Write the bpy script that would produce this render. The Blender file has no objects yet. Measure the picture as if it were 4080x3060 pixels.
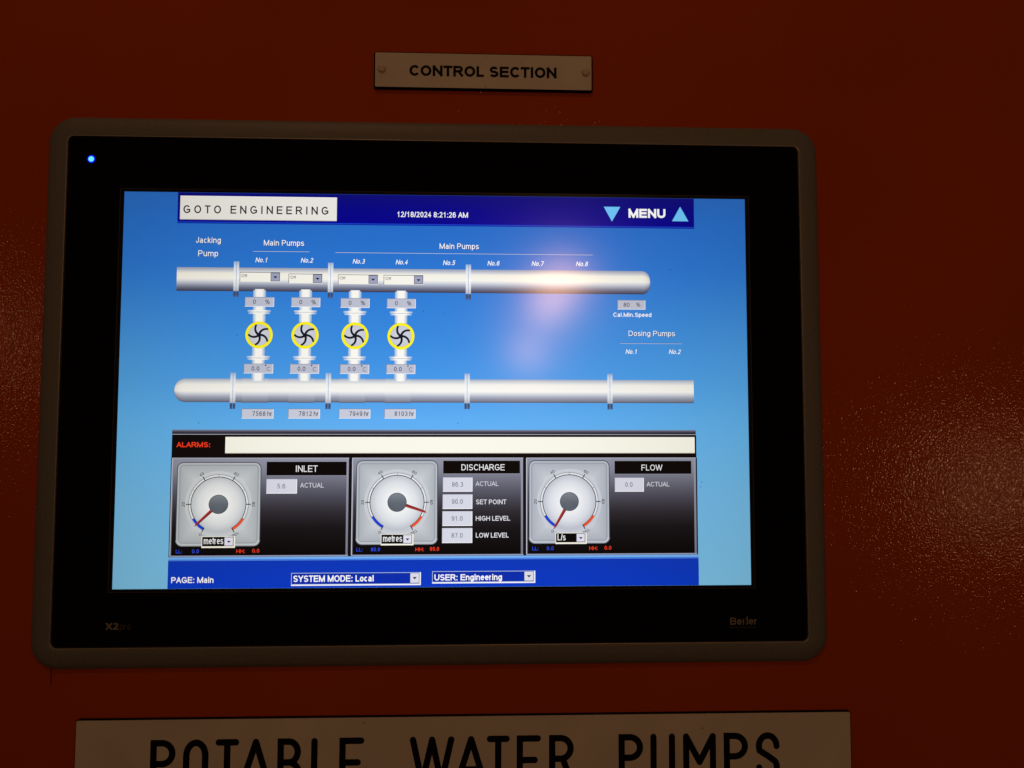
import bpy, math, random
from mathutils import Vector, Matrix

random.seed(7)
scene = bpy.context.scene
COL = scene.collection
MM = 0.001
WALL = 4.0            # mm behind the glass front plane (y = 0); +y points into the wall

# ------------------------------------------------------------------ camera
def rodrigues(r):
    v = Vector(r); t = v.length
    return Matrix.Rotation(t, 3, v.normalized())
Rm = rodrigues((-5.74454836e-02, -3.78368355e-02, 2.13227603e-03))
def cv(v):            # x right, y down, z away  ->  x right, y away, z up
    return Vector((v[0], v[2], -v[1]))
right, up, back = cv(Rm[0]), -cv(Rm[1]), -cv(Rm[2])
cam_data = bpy.data.cameras.new('camera')
cam_data.sensor_width = 36.0
cam_data.lens = 3000 / 4080 * 36
cam_data.clip_start = 0.01
cam_data.clip_end = 50
cam = bpy.data.objects.new('camera', cam_data)
M3 = Matrix((right, up, back)).transposed()
CAM = Vector((23.975, -398.237, -20.515)) * MM
cam.matrix_world = Matrix.Translation(CAM) @ M3.to_4x4()
COL.objects.link(cam)
scene.camera = cam
cam_data.dof.use_dof = True
cam_data.dof.focus_distance = 0.405
cam_data.dof.aperture_fstop = 11.0

# ------------------------------------------------------------------ world, lamps, exposure
world = bpy.data.worlds.new('World')
scene.world = world
world.use_nodes = True
wbg = world.node_tree.nodes['Background']
wbg.inputs[0].default_value = (1.0, 0.50, 0.24, 1)
wbg.inputs[1].default_value = 0.012
scene.view_settings.view_transform = 'Standard'
scene.view_settings.look = 'None'
scene.view_settings.exposure = 0.0
scene.view_settings.gamma = 1.0
scene.cycles.use_denoising = True

def place_lamp(name, hit, depth, dist, power, radius, color=(1.0, 0.49, 0.23)):
    """A lamp behind the photographer, standing where the mirror ray from a spot on the wall leads."""
    h = Vector((hit[0], depth, hit[1])) * MM
    d = (h - CAM); d.y = -d.y
    d.normalize()
    L = bpy.data.lights.new(name, 'POINT')
    L.energy = power
    L.color = color
    L.shadow_soft_size = radius
    o = bpy.data.objects.new(name, L)
    o.location = h + d * dist
    COL.objects.link(o)
    return o
place_lamp('ceiling_or_fill_lamp', (65.5, 57.5), 0, 1.0, 1.4, 0.040)
place_lamp('ceiling_or_fill_lamp', (-70, 400), WALL, 1.15, 5.3, 0.06)  # added fill lamp, unseen, lifts the diffuse light from above
place_lamp('ceiling_or_fill_lamp', (57.5, 44), 0, 2.3, 4.2, 0.05)
place_lamp('ceiling_or_fill_lamp', (47.5, 19.5), 0, 2.6, 3.3, 0.05)
place_lamp('side_lamp', (302, -52), WALL, 1.6, 1.05, 0.04)
place_lamp('side_lamp', (-250, 24), WALL, 1.4, 0.48, 0.045)

# ------------------------------------------------------------------ helpers
def srgb(c):
    return tuple(((x / 255) / 12.92 if x / 255 <= 0.04045 else ((x / 255 + 0.055) / 1.055) ** 2.4) for x in c)

def link(name, mesh, mat, parent=None):
    o = bpy.data.objects.new(name, mesh)
    if mat: mesh.materials.append(mat)
    COL.objects.link(o)
    if parent: o.parent = parent
    return o

def empty(name, label, cat, loc=(0, 0, 0), group=None):
    o = bpy.data.objects.new(name, None)
    o.location = loc
    o.empty_display_size = 0.02
    COL.objects.link(o)
    o['label'] = label; o['category'] = cat
    if group: o['group'] = group
    return o

def mesh_from(name, verts, faces, smooth=False):
    me = bpy.data.meshes.new(name)
    me.from_pydata([tuple(v) for v in verts], [], faces)
    me.update()
    if smooth:
        me.polygons.foreach_set('use_smooth', [True] * len(me.polygons))
    return me

def rrect(hx, hz, r, n=8, cx=0, cz=0):
    """Rounded rectangle outline, counter-clockwise seen from the camera side."""
    pts = []
    for sx, sz, a0 in ((1, 1, 0), (-1, 1, 90), (-1, -1, 180), (1, -1, 270)):
        for i in range(n + 1):
            a = math.radians(a0 + 90 * i / n)
            pts.append((cx + sx * (hx - r) + r * math.cos(a), cz + sz * (hz - r) + r * math.sin(a)))
    return pts

def loft(rings, close_last=True):
    verts, faces = [], []
    n = len(rings[0])
    for k, ring in enumerate(rings):
        verts += [(x * MM, y * MM, z * MM) for x, y, z in ring]
    for k in range(len(rings) - 1):
        for i in range(n):
            j = (i + 1) % n
            faces.append((k * n + i, k * n + j, (k + 1) * n + j, (k + 1) * n + i))
    if close_last:
        faces.append(tuple(range((len(rings) - 1) * n, len(rings) * n)))
    return verts, faces

# ------------------------------------------------------------------ materials
def new_mat(name):
    m = bpy.data.materials.new(name)
    m.use_nodes = True
    nt = m.node_tree
    return m, nt, nt.nodes['Principled BSDF']

def noise(nt, scale, detail=2.0, rough=0.5, coord=None):
    tc = coord or nt.nodes.new('ShaderNodeTexCoord')
    n = nt.nodes.new('ShaderNodeTexNoise')
    n.inputs['Scale'].default_value = scale
    n.inputs['Detail'].default_value = detail
    n.inputs['Roughness'].default_value = rough
    nt.links.new(tc.outputs['Object'], n.inputs['Vector'])
    return n

def ramp(nt, src, stops):
    r = nt.nodes.new('ShaderNodeValToRGB')
    e = r.color_ramp.elements
    while len(e) < len(stops): e.new(0.5)
    for el, (p, c) in zip(e, stops):
        el.position = p; el.color = (*c, 1)
    nt.links.new(src, r.inputs[0])
    return r

def painted_steel():
    m, nt, b = new_mat('orange_powder_coat')
    n0 = noise(nt, 6, 3)
    r = ramp(nt, n0.outputs['Fac'], [(0.3, (0.42, 0.060, 0.0022)), (0.7, (0.48, 0.072, 0.0028))])
    nt.links.new(r.outputs[0], b.inputs['Base Color'])
    b.inputs['Roughness'].default_value = 0.09
    b.inputs['Specular IOR Level'].default_value = 0.5
    n1 = noise(nt, 940, 1.5, 0.4)
    bp = nt.nodes.new('ShaderNodeBump')
    bp.inputs['Strength'].default_value = 1.0
    bp.inputs['Distance'].default_value = 0.000150
    nt.links.new(n1.outputs['Fac'], bp.inputs['Height'])
    nt.links.new(bp.outputs[0], b.inputs['Normal'])
    return m

def simple(name, col, rough=0.5, spec=0.5, metal=0.0, nscale=400, var=0.12, bump=0.0, bscale=900):
    m, nt, b = new_mat(name)
    n0 = noise(nt, nscale, 3)
    lo = tuple(c * (1 - var) for c in col); hi = tuple(min(1, c * (1 + var)) for c in col)
    r = ramp(nt, n0.outputs['Fac'], [(0.3, lo), (0.7, hi)])
    nt.links.new(r.outputs[0], b.inputs['Base Color'])
    b.inputs['Roughness'].default_value = rough
    b.inputs['Specular IOR Level'].default_value = spec
    b.inputs['Metallic'].default_value = metal
    if bump:
        n1 = noise(nt, bscale, 1)
        bp = nt.nodes.new('ShaderNodeBump')
        bp.inputs['Distance'].default_value = bump
        nt.links.new(n1.outputs['Fac'], bp.inputs['Height'])
        nt.links.new(bp.outputs[0], b.inputs['Normal'])
    return m

def plate_face_mat():
    m, nt, b = new_mat('cream_laminate')
    n0 = noise(nt, 30, 4, 0.6)
    r = ramp(nt, n0.outputs['Fac'], [(0.3, (0.62, 0.60, 0.53)), (0.7, (0.70, 0.68, 0.61))])
    n1 = noise(nt, 260, 2, 0.6)
    r1 = ramp(nt, n1.outputs['Fac'], [(0.215, (0.25, 0.18, 0.12)), (0.25, (1, 1, 1))])
    mx = nt.nodes.new('ShaderNodeMixRGB'); mx.blend_type = 'MULTIPLY'; mx.inputs[0].default_value = 1
    nt.links.new(r.outputs[0], mx.inputs[1]); nt.links.new(r1.outputs[0], mx.inputs[2])
    nt.links.new(mx.outputs[0], b.inputs['Base Color'])
    b.inputs['Roughness'].default_value = 0.55
    b.inputs['Specular IOR Level'].default_value = 0.3
    return m

def glass_gloss(b):
    b.inputs['Base Color'].default_value = (0.0015, 0.0015, 0.0018, 1)
    b.inputs['Roughness'].default_value = 0.20
    b.inputs['Specular IOR Level'].default_value = 0.32
    b.inputs['Coat Weight'].default_value = 0.0

def screen_mat():
    """The lit picture of the display: colours per vertex, under an anti-glare front."""
    m, nt, b = new_mat('lit_display')
    glass_gloss(b)
    b.inputs['Roughness'].default_value = 0.15
    b.inputs['Specular IOR Level'].default_value = 0.5
    at = nt.nodes.new('ShaderNodeAttribute'); at.attribute_name = 'Col'
    nt.links.new(at.outputs['Color'], b.inputs['Emission Color'])
    b.inputs['Emission Strength'].default_value = 1.0
    try: m.cycles.emission_sampling = 'NONE'
    except Exception: pass
    return m

def emit_mat(name, col, strength):
    m, nt, b = new_mat(name)
    b.inputs['Base Color'].default_value = (0, 0, 0, 1)
    b.inputs['Emission Color'].default_value = (*col, 1)
    b.inputs['Emission Strength'].default_value = strength
    return m

MAT_WALL = painted_steel()
MAT_FRAME = simple('grey_anodised_frame', (0.165, 0.165, 0.16), 0.5, 0.4, 0.0, 900, 0.10, 0.00003, 1500)
MAT_LIP = simple('frame_lip', (0.30, 0.28, 0.26), 0.35, 0.5)
MAT_FACE = plate_face_mat()
MAT_CORE = simple('black_laminate_core', (0.003, 0.003, 0.004), 0.6, 0.12)
MAT_RIVET = simple('cream_plastic', (0.58, 0.52, 0.40), 0.4, 0.4)
MAT_PRINT = simple('grey_print', (0.26, 0.24, 0.225), 0.6, 0.2)
MAT_PRINT2 = simple('dim_grey_print', (0.10, 0.095, 0.09), 0.6, 0.2)
MAT_GLASS, _nt, _b = new_mat('black_glass'); glass_gloss(_b); _b.inputs['Roughness'].default_value = 0.05; _b.inputs['Specular IOR Level'].default_value = 0.5
MAT_EDGE, _nt, _b = new_mat('display_edge'); glass_gloss(_b); _b.inputs['Base Color'].default_value = (0.016, 0.016, 0.018, 1)
MAT_EDGELINE, _nt, _b = new_mat('display_edge_line'); glass_gloss(_b); _b.inputs['Base Color'].default_value = (0.07, 0.07, 0.075, 1)
MAT_SCREEN = screen_mat()

# ------------------------------------------------------------------ stroke lettering
def arc(cx, cy, rx, ry, a0, a1):
    n = max(4, int(abs(a1 - a0) / 15))
    return [(cx + rx * math.cos(math.radians(a0 + (a1 - a0) * i / n)),
             cy + ry * math.sin(math.radians(a0 + (a1 - a0) * i / n))) for i in range(n + 1)]
def S_(*items, butt0=False, butt1=False):
    pts = []
    for it in items:
        if isinstance(it, list): pts += it
        else: pts.append(it)
    out = [pts[0]]
    for p in pts[1:]:
        if abs(p[0] - out[-1][0]) + abs(p[1] - out[-1][1]) > 1e-4: out.append(p)
    b0 = butt0 or isinstance(items[0], list); b1 = butt1 or isinstance(items[-1], list)
    return (out, b0, b1)
def EL(cx, cy, rx, ry): return ('loop', arc(cx, cy, rx, ry, 0, 360)[:-1])
X = 0.72
G = {   # advance width (in cap heights), strokes in a unit box
 'A': (.93, [S_((0, 0), (.5, 1)), S_((1, 0), (.5, 1)), S_((.2, .32), (.8, .32), butt0=True, butt1=True)]),
 'B': (.93, [S_((0, 0), (0, 1), (.6, 1), arc(.6, .76, .34, .24, 90, -90), (0, .52), butt1=True), S_((0, .52), (.6, .52), arc(.6, .26, .40, .26, 90, -90), (0, 0), butt0=True)]),
 'C': (1.0, [S_(arc(.55, .5, .55, .5, 38, 322))]),
 'D': (1.0, [('loop', [(0, 0), (0, 1)] + arc(.42, .5, .58, .5, 90, -90))]),
 'E': (.93, [S_((1, 1), (0, 1), (0, 0), (1, 0)), S_((0, .52), (.93, .52))]),
 'F': (.85, [S_((1, 1), (0, 1), (0, 0)), S_((0, .5), (.86, .5))]),
 'G': (1.09, [S_(arc(.5, .5, .5, .5, 40, 320)), S_((.56, .45), (.98, .45), (.98, .16), (.84, .12), butt1=True)]),
 'H': (1.0, [S_((0, 0), (0, 1)), S_((1, 0), (1, 1)), S_((0, .52), (1, .52))]),
 'I': (.39, [S_((.5, 0), (.5, 1))]),
 'J': (.70, [S_((1, 1), (1, .3), arc(.5, .3, .5, .3, 0, -180))]),
 'K': (.93, [S_((0, 0), (0, 1)), S_((1, 1), (0, .35)), S_((.35, .6), (1, 0))]),
 'L': (.78, [S_((0, 1), (0, 0), (1, 0))]),
 'M': (1.16, [S_((0, 0), (0, 1)), S_((0, 1), (.5, 0)), S_((.5, 0), (1, 1)), S_((1, 1), (1, 0))]),
 'N': (1.0, [S_((0, 0), (0, 1)), S_((0, 1), (1, 0)), S_((1, 0), (1, 1))]),
 'O': (1.09, [EL(.5, .5, .5, .5)]),
 'P': (.93, [S_((0, 0), (0, 1), (.6, 1), arc(.6, .73, .4, .27, 90, -90), (0, .46), butt1=True)]),
 'R': (1.0, [S_((0, 0), (0, 1), (.6, 1), arc(.6, .74, .36, .26, 90, -90), (0, .48), butt1=True), S_((.55, .48), (1, 0))]),
 'S': (.93, [S_(arc(.5, .745, .45, .255, 22, 270), arc(.5, .245, .5, .245, 90, -158))]),
 'T': (.85, [S_((0, 1), (1, 1)), S_((.5, 1), (.5, 0))]),
 'U': (1.0, [S_((0, 1), (0, .38), arc(.5, .38, .5, .38, 180, 360), (1, 1))]),
 'V': (.93, [S_((0, 1), (.5, 0)), S_((.5, 0), (1, 1))]),
 'W': (1.32, [S_((0, 1), (.25, 0)), S_((.25, 0), (.5, 1)), S_((.5, 1), (.75, 0)), S_((.75, 0), (1, 1))]),
 'X': (.93, [S_((0, 0), (1, 1)), S_((0, 1), (1, 0))]),
 'Y': (.93, [S_((0, 1), (.5, .45)), S_((1, 1), (.5, .45)), S_((.5, .45), (.5, 0))]),
 '0': (.777, [EL(.5, .5, .5, .5)]),
 '1': (.777, [S_((.2, .74), (.6, 1), (.6, 0))]),
 '2': (.777, [S_(arc(.5, .72, .46, .28, 165, -25), (0, 0), (1, 0))]),
 '3': (.777, [S_(arc(.47, .75, .42, .25, 160, -90), arc(.47, .25, .5, .25, 90, -160))]),
 '4': (.777, [S_((.74, 0), (.74, 1), (0, .3), (1, .3))]),
 '5': (.777, [S_((.92, 1), (.2, 1), (.08, .5), arc(.47, .33, .5, .33, 130, -155))]),
 '6': (.777, [EL(.5, .32, .5, .32), S_(arc(.5, .62, .5, .38, 30, 180), (0, .3))]),
 '7': (.777, [S_((0, 1), (1, 1), (.35, 0))]),
 '8': (.777, [EL(.5, .76, .42, .24), EL(.5, .26, .5, .26)]),
 '9': (.777, [EL(.5, .68, .5, .32), S_(arc(.5, .38, .5, .38, -150, 0), (1, .7))]),
 'a': (.777, [S_(arc(.48, .5, .42, .22, 155, 0), (.9, 0)), EL(.43, .2, .43, .2)]),
 'c': (.70, [S_(arc(.5, .36, .5, .36, 42, 318))]),
 'd': (.777, [EL(.48, .36, .48, .36), S_((1, 1), (1, 0))]),
 'e': (.777, [S_((.05, .38), (.97, .38), arc(.5, .36, .5, .36, 12, 318), butt0=True)]),
 'f': (.39, [S_((.4, 0), (.4, .8), arc(.85, .8, .45, .2, 180, 90)), S_((0, X), (1, X))]),
 'g': (.777, [EL(.48, .36, .48, .36), S_((1, X), (1, -.08), arc(.5, -.08, .5, .2, 0, -160))]),
 'h': (.777, [S_((0, 0), (0, 1)), S_(arc(.5, .42, .5, .3, 180, 0), (1, 0))]),
 'i': (.31, [S_((.5, 0), (.5, X)), S_((.5, .985), (.5, 1))]),
 'j': (.31, [S_((.5, X), (.5, -.15), (.1, -.22)), S_((.5, .985), (.5, 1))]),
 'k': (.70, [S_((0, 0), (0, 1)), S_((.9, X), (0, .25)), S_((.35, .45), (1, 0))]),
 'l': (.31, [S_((.5, 0), (.5, 1))]),
 'm': (1.16, [S_((0, 0), (0, X)), S_(arc(.25, .45, .25, .27, 180, 0), (.5, 0)), S_(arc(.75, .45, .25, .27, 180, 0), (1, 0))]),
 'n': (.777, [S_((0, 0), (0, X)), S_(arc(.5, .42, .5, .3, 180, 0), (1, 0))]),
 'o': (.777, [EL(.5, .36, .5, .36)]),
 'p': (.777, [EL(.52, .36, .48, .36), S_((0, X), (0, -.28))]),
 'r': (.50, [S_((0, 0), (0, X)), S_(arc(.75, .30, .75, .42, 180, 85))]),
 's': (.70, [S_(arc(.5, .54, .42, .18, 25, 270), arc(.5, .18, .48, .18, 90, -158))]),
 't': (.45, [S_((.4, .95), (.4, .15), arc(.8, .15, .4, .15, 180, 275)), S_((0, X), (1, X))]),
 'u': (.777, [S_((0, X), (0, .3), arc(.5, .3, .5, .3, 180, 360)), S_((1, X), (1, 0))]),
 '.': (.39, [S_((.5, 0), (.5, .015))]),
 ':': (.39, [S_((.5, 0), (.5, .015)), S_((.5, .66), (.5, .675))]),
 '/': (.43, [S_((0, 0), (1, 1))]),
 '!': (.31, [S_((.5, 0), (.5, X))]),
 '~': (.50, [S_((.45, .95), (1, .95), (1, .25), arc(.45, .25, .55, .25, 0, -110)), S_((1, 1.3), (1, 1.31))]),
 '%': (1.24, [EL(.2, .76, .2, .24), EL(.8, .24, .2, .24), S_((.25, 0), (.75, 1))]),
 '*': (.45, [EL(.5, .85, .45, .13)]),
}
TIGHT = {'t', 'f', 'r', '/', 's'}
NARROW = {'I', '!', 'i', 'l', '.', ':', 'j'}

def ribbon(pts, w, b0, b1, closed):
    """Mitred ribbon polygon strip along pts."""
    P = [Vector(p) for p in pts]
    n = len(P)
    if not closed:
        if not b0: P[0] = P[0] - (P[1] - P[0]).normalized() * w / 2
        if not b1: P[-1] = P[-1] + (P[-1] - P[-2]).normalized() * w / 2
    L, Rr = [], []
    for i in range(n):
        a = P[(i - 1) % n] if (closed or i > 0) else None
        c = P[(i + 1) % n] if (closed or i < n - 1) else None
        d1 = (P[i] - a).normalized() if a is not None else (c - P[i]).normalized()
        d2 = (c - P[i]).normalized() if c is not None else d1
        n1 = Vector((-d1.y, d1.x)); n2 = Vector((-d2.y, d2.x))
        mdir = n1 + n2
        if mdir.length < 1e-4: mdir = n1.copy()
        mdir.normalize()
        k = min(1.0 / max(0.3, mdir.dot(n1)), 2.2)
        L.append(P[i] + mdir * (w / 2) * k); Rr.append(P[i] - mdir * (w / 2) * k)
    return L, Rr

def glyph_strips(ch, x0, capw, w, sc_x, sc_y, italic=0.0, ink=None):
    """-> list of (left[], right[], closed) in local units (x right, y up, cap height = sc_y)."""
    adv, strokes = G[ch]
    sb = 0.075
    sb = max(0.052, 0.075 - (w / sc_y - 0.13) * 0.45)
    if ch in TIGHT or ch in 'AVWYT': sb = 0.015
    inkw = max(0.0, adv - 2 * sb) * sc_x - w
    if ch in TIGHT: inkw = max(inkw, 0.17 * sc_x)
    if ch in NARROW: inkw = 0.0; ox = x0 + adv * sc_x / 2
    else: ox = x0 + sb * sc_x + w / 2
    if ink is not None:
        ox = ink[0] + w / 2; inkw = ink[1] - ink[0] - w
        if ch in NARROW: ox = (ink[0] + ink[1]) / 2; inkw = 0
    out = []
    for st in strokes:
        closed = st[0] == 'loop'
        pts = st[1] if closed else st[0]
        q = []
        for (x, y) in pts:
            xx = ox + (x if ch not in NARROW else (x - .5)) * inkw
            yy = w / 2 + y * (sc_y - w)
            q.append((xx, yy))
        L, Rr = ribbon(q, w, False if closed else st[1], False if closed else st[2], closed)
        if italic:
            for v in L + Rr: v.x += v.y * italic
        out.append((L, Rr, closed))
    return out

def text_strips(s, width, height, weight, italic=0.0, track=0.0):
    w = weight * height
    total = sum((G[c][0] if c != ' ' else .39) for c in s) + track * (len(s) - 1) - 0.15
    sx = width / total
    x = -0.075 * sx
    out = []
    for c in s:
        if c == ' ':
            x += (.39 + track) * sx; continue
        out.append((c, glyph_strips(c, x, 1, w, sx, height, italic)))
        x += (G[c][0] + track) * sx
    return out

# ------------------------------------------------------------------ display canvas (1280 x 800 units of 0.25875 mm)
PX = 331.2 / 1280
def view_falloff(u, v):  # viewing-angle dimming toward the edges, painted into the display colours
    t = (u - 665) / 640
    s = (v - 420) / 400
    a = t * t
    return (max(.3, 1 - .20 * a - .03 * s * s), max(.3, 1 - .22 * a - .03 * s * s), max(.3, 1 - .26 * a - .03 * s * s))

class Canvas:
    def __init__(self): self.v = []; self.f = []; self.c = []; self.micro = 0
    def vert(self, u, v, layer, col):
        g = view_falloff(u, v)
        c = srgb(col)
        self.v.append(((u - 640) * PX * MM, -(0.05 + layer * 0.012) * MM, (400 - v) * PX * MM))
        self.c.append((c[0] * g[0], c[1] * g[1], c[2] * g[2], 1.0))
        return len(self.v) - 1
    def quad(self, p, layer, cols):
        idx = [self.vert(x, y, layer, c) for (x, y), c in zip(p, cols)]
        self.f.append(tuple(idx))
    def rect(self, u0, v0, u1, v1, layer, col, nx=None):
        nx = nx or max(1, int((u1 - u0) / 60))
        for i in range(nx):
            a = u0 + (u1 - u0) * i / nx; b = u0 + (u1 - u0) * (i + 1) / nx
            self.quad([(a, v0), (a, v1), (b, v1), (b, v0)], layer, [col] * 4)
    def vgrad(self, u0, v0, u1, v1, layer, stops, nx=None):
        nx = nx or max(1, int((u1 - u0) / 60))
        for (t0, c0), (t1, c1) in zip(stops[:-1], stops[1:]):
            a, b = v0 + (v1 - v0) * t0, v0 + (v1 - v0) * t1
            K = 3
            for k in range(K):
                f0, f1 = k / K, (k + 1) / K
                ca = [x + (y - x) * f0 for x, y in zip(c0, c1)]; cb = [x + (y - x) * f1 for x, y in zip(c0, c1)]
                for i in range(nx):
                    p = u0 + (u1 - u0) * i / nx; q = u0 + (u1 - u0) * (i + 1) / nx
                    self.quad([(p, a + (b - a) * f0), (p, a + (b - a) * f1), (q, a + (b - a) * f1), (q, a + (b - a) * f0)], layer, [ca, cb, cb, ca])
    def hgrad(self, u0, v0, u1, v1, layer, stops):
        for (t0, c0), (t1, c1) in zip(stops[:-1], stops[1:]):
            a, b = u0 + (u1 - u0) * t0, u0 + (u1 - u0) * t1
            self.quad([(a, v0), (a, v1), (b, v1), (b, v0)], layer, [c0, c0, c1, c1])
    def poly(self, pts, layer, col):
        self.f.append(tuple(self.vert(x, y, layer, col) for x, y in pts))
    def radial(self, cu, cv_, stops, layer, a0=0, a1=360, n=48):
        """rings: stops = [(radius, colour), ...]"""
        full = abs(a1 - a0) >= 360
        ang = [math.radians(a0 + (a1 - a0) * i / n) for i in range(n if full else n + 1)]
        rings = []
        for r, c in stops:
            rings.append([self.vert(cu + r * math.cos(a), cv_ - r * math.sin(a), layer, c) for a in ang])
        for A, B in zip(rings[:-1], rings[1:]):
            m = len(ang)
            for i in range(m if full else m - 1):
                j = (i + 1) % m
                self.f.append((A[i], B[i], B[j], A[j]))
        if stops[0][0] < 0.01: pass
    def line(self, x0, y0, x1, y1, w, layer, col):
        d = Vector((x1 - x0, y1 - y0)).normalized(); nrm = Vector((-d.y, d.x)) * w / 2
        self.poly([(x0 + nrm.x, y0 + nrm.y), (x0 - nrm.x, y0 - nrm.y), (x1 - nrm.x, y1 - nrm.y), (x1 + nrm.x, y1 + nrm.y)], layer, col)
    def text(self, s, u0, u1, vtop, vbase, layer, col, weight=0.13, italic=0.0, track=0.0, rot=None, shadow=None):
        if shadow:
            self.text(s, u0 + 1, u1 + 1, vtop + 1, vbase + 1, layer - 0.5, shadow, weight, italic, track, rot)
        h = vbase - vtop
        k = 0
        for ch, strips in text_strips(s, (u1 - u0) - italic * h, h, weight, italic, track):
            for L, Rr, closed in strips:
                k += 1
                lay = layer + 0.02 * (k % 7)
                def tr(p):
                    x, y = p.x, p.y
                    if rot is None: return (u0 + x, vbase - y)
                    cx, cy, a = rot      # text centred at cx, cy
                    x -= (u1 - u0) / 2; y -= h / 2
                    return (cx + x * math.cos(a) - y * math.sin(a), cy - (x * math.sin(a) + y * math.cos(a)))
                A = [self.vert(*tr(p), lay, col) for p in L]; B = [self.vert(*tr(p), lay, col) for p in Rr]
                m = len(A)
                for i in range(m if closed else m - 1):
                    j = (i + 1) % m
                    self.f.append((A[i], B[i], B[j], A[j]))
    def build(self, name, parent, label=None):
        me = mesh_from(name, self.v, self.f)
        at = me.color_attributes.new('Col', 'FLOAT_COLOR', 'POINT')
        flat = [x for c in self.c for x in c]
        at.data.foreach_set('color', flat)
        o = link(name, me, MAT_SCREEN, parent)
        if label: o['label'] = label
        return o

# ------------------------------------------------------------------ cabinet wall
N = 2
wv = [(-0.75, WALL * MM, -0.6), (0.9, WALL * MM, -0.6), (0.9, WALL * MM, 0.6), (-0.75, WALL * MM, 0.6)]
bv = [(x, (WALL + 2) * MM, z) for x, y, z in wv]
wall = link('cabinet_wall', mesh_from('cabinet_wall', wv + bv, [(0, 1, 2, 3), (7, 6, 5, 4), (0, 4, 5, 1), (1, 5, 6, 2), (2, 6, 7, 3), (3, 7, 4, 0)]), MAT_WALL)
wall['kind'] = 'structure'
wall['label'] = 'orange red powder coated steel cabinet front with fine orange peel texture'
# paint ridge running down from the lower left corner of the panel
rv, rf = [], []
for i in range(9):
    z = -143.6 - 9.4 * i / 8; cx = -197.0 + 0.02 * i
    hw = 0.30 * (1 if i < 8 else .3)
    for dx, dy in ((-hw, 0.0), (-hw * .5, -.22), (hw * .5, -.22), (hw, 0.0)):
        rv.append(((cx + dx) * MM, (WALL + dy - 0.003) * MM, z * MM))
for i in range(8):
    for j in range(3):
        rf.append((i * 4 + j, (i + 1) * 4 + j, (i + 1) * 4 + j + 1, i * 4 + j + 1))
ridge = link('paint_ridge', mesh_from('paint_ridge', rv, rf), simple('dark_red_paint', (0.16, 0.012, 0.004), 0.5, 0.3), wall)

# ------------------------------------------------------------------ operator panel
panel = empty('operator_panel', 'grey framed touch screen panel with black glass and blue pump page', 'control panel')

rings = []
prof = [(0, WALL)] + [(10.4 * (1 - math.cos(t * math.pi / 40)), (WALL - .3) * (1 - math.sin(t * math.pi / 40))) for t in range(1, 21)] + [(10.75, 0.05)]
for ins, y in prof:
    r = max(14.0 - ins, 3.4)
    rings.append([(x, y, z) for x, z in rrect(207.2 - ins, 144.4 - ins, r, 12)])
v, f = loft(rings, False)
frame = link('frame', mesh_from('frame', v, f, True), MAT_FRAME, panel)
lip = []
for ins, y in [(10.75, 0.06), (11.0, -0.02), (11.25, 0.06), (11.3, 1.6), (12.3, 1.6)]:
    lip.append([(x, y, z) for x, z in rrect(207.2 - ins, 144.4 - ins, 3.3, 12)])
v, f = loft(lip, False)
link('frame_lip', mesh_from('frame_lip', v, f), MAT_LIP, frame)

gl = []
for ins, y in [(0, 1.6), (0, 0.25), (0.2, 0.03), (0.35, 0.0)]:
    gl.append([(x, y, z + 0.3) for x, z in rrect(195.35 - ins, 133.05 - ins, 3.0 - ins * .5, 10)])
v, f = loft(gl, True)
glass = link('front_glass', mesh_from('front_glass', v, f), MAT_GLASS, panel)

def flat_frame(name, ox0, oz0, ox1, oz1, ix0, iz0, ix1, iz1, y, mat, parent):
    o = [(ox0, oz0), (ox1, oz0), (ox1, oz1), (ox0, oz1)]; i = [(ix0, iz0), (ix1, iz0), (ix1, iz1), (ix0, iz1)]
    vs = [(a * MM, y * MM, b * MM) for a, b in o + i]
    fs = [(k, (k + 1) % 4, 4 + (k + 1) % 4, 4 + k) for k in range(4)]
    return link(name, mesh_from(name, vs, fs), mat, parent)
flat_frame('display_surround', -167.6, -105.0, 167.6, 105.0, -165.62, -103.52, 165.62, 103.52, -0.02, MAT_EDGE, glass)
flat_frame('surround_line', -167.95, -105.3, 167.95, 105.3, -167.62, -105.02, 167.62, 105.02, -0.03, MAT_EDGELINE, glass)

# status lamp
def disc(cx, cz, y, r0, r1, n=24):
    vs, fs = [], []
    for i in range(n):
        a = 2 * math.pi * i / n
        vs.append(((cx + r1 * math.cos(a)) * MM, y * MM, (cz + r1 * math.sin(a)) * MM))
        if r0 > 0: vs.append(((cx + r0 * math.cos(a)) * MM, y * MM, (cz + r0 * math.sin(a)) * MM))
    if r0 > 0: fs = [(2 * i, 2 * ((i + 1) % n), 2 * ((i + 1) % n) + 1, 2 * i + 1) for i in range(n)]
    else: fs = [tuple(range(n))]
    return vs, fs
v, f = disc(-183.4, 120.7, -0.10, 0, 1.45)
led = link('status_light', mesh_from('status_light', v, f), emit_mat('led_core', (0.10, 0.55, 1.0), 1.6), panel)
led['label'] = 'small round blue status light glowing in the upper left corner'
v, f = disc(-183.4, 120.7, -0.05, 1.45, 2.15)  # glow around the status light, painted as an emissive blue ring
link('light_halo', mesh_from('light_halo', v, f), emit_mat('led_halo', (0.0, 0.006, 0.95), 0.9), led)

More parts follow.
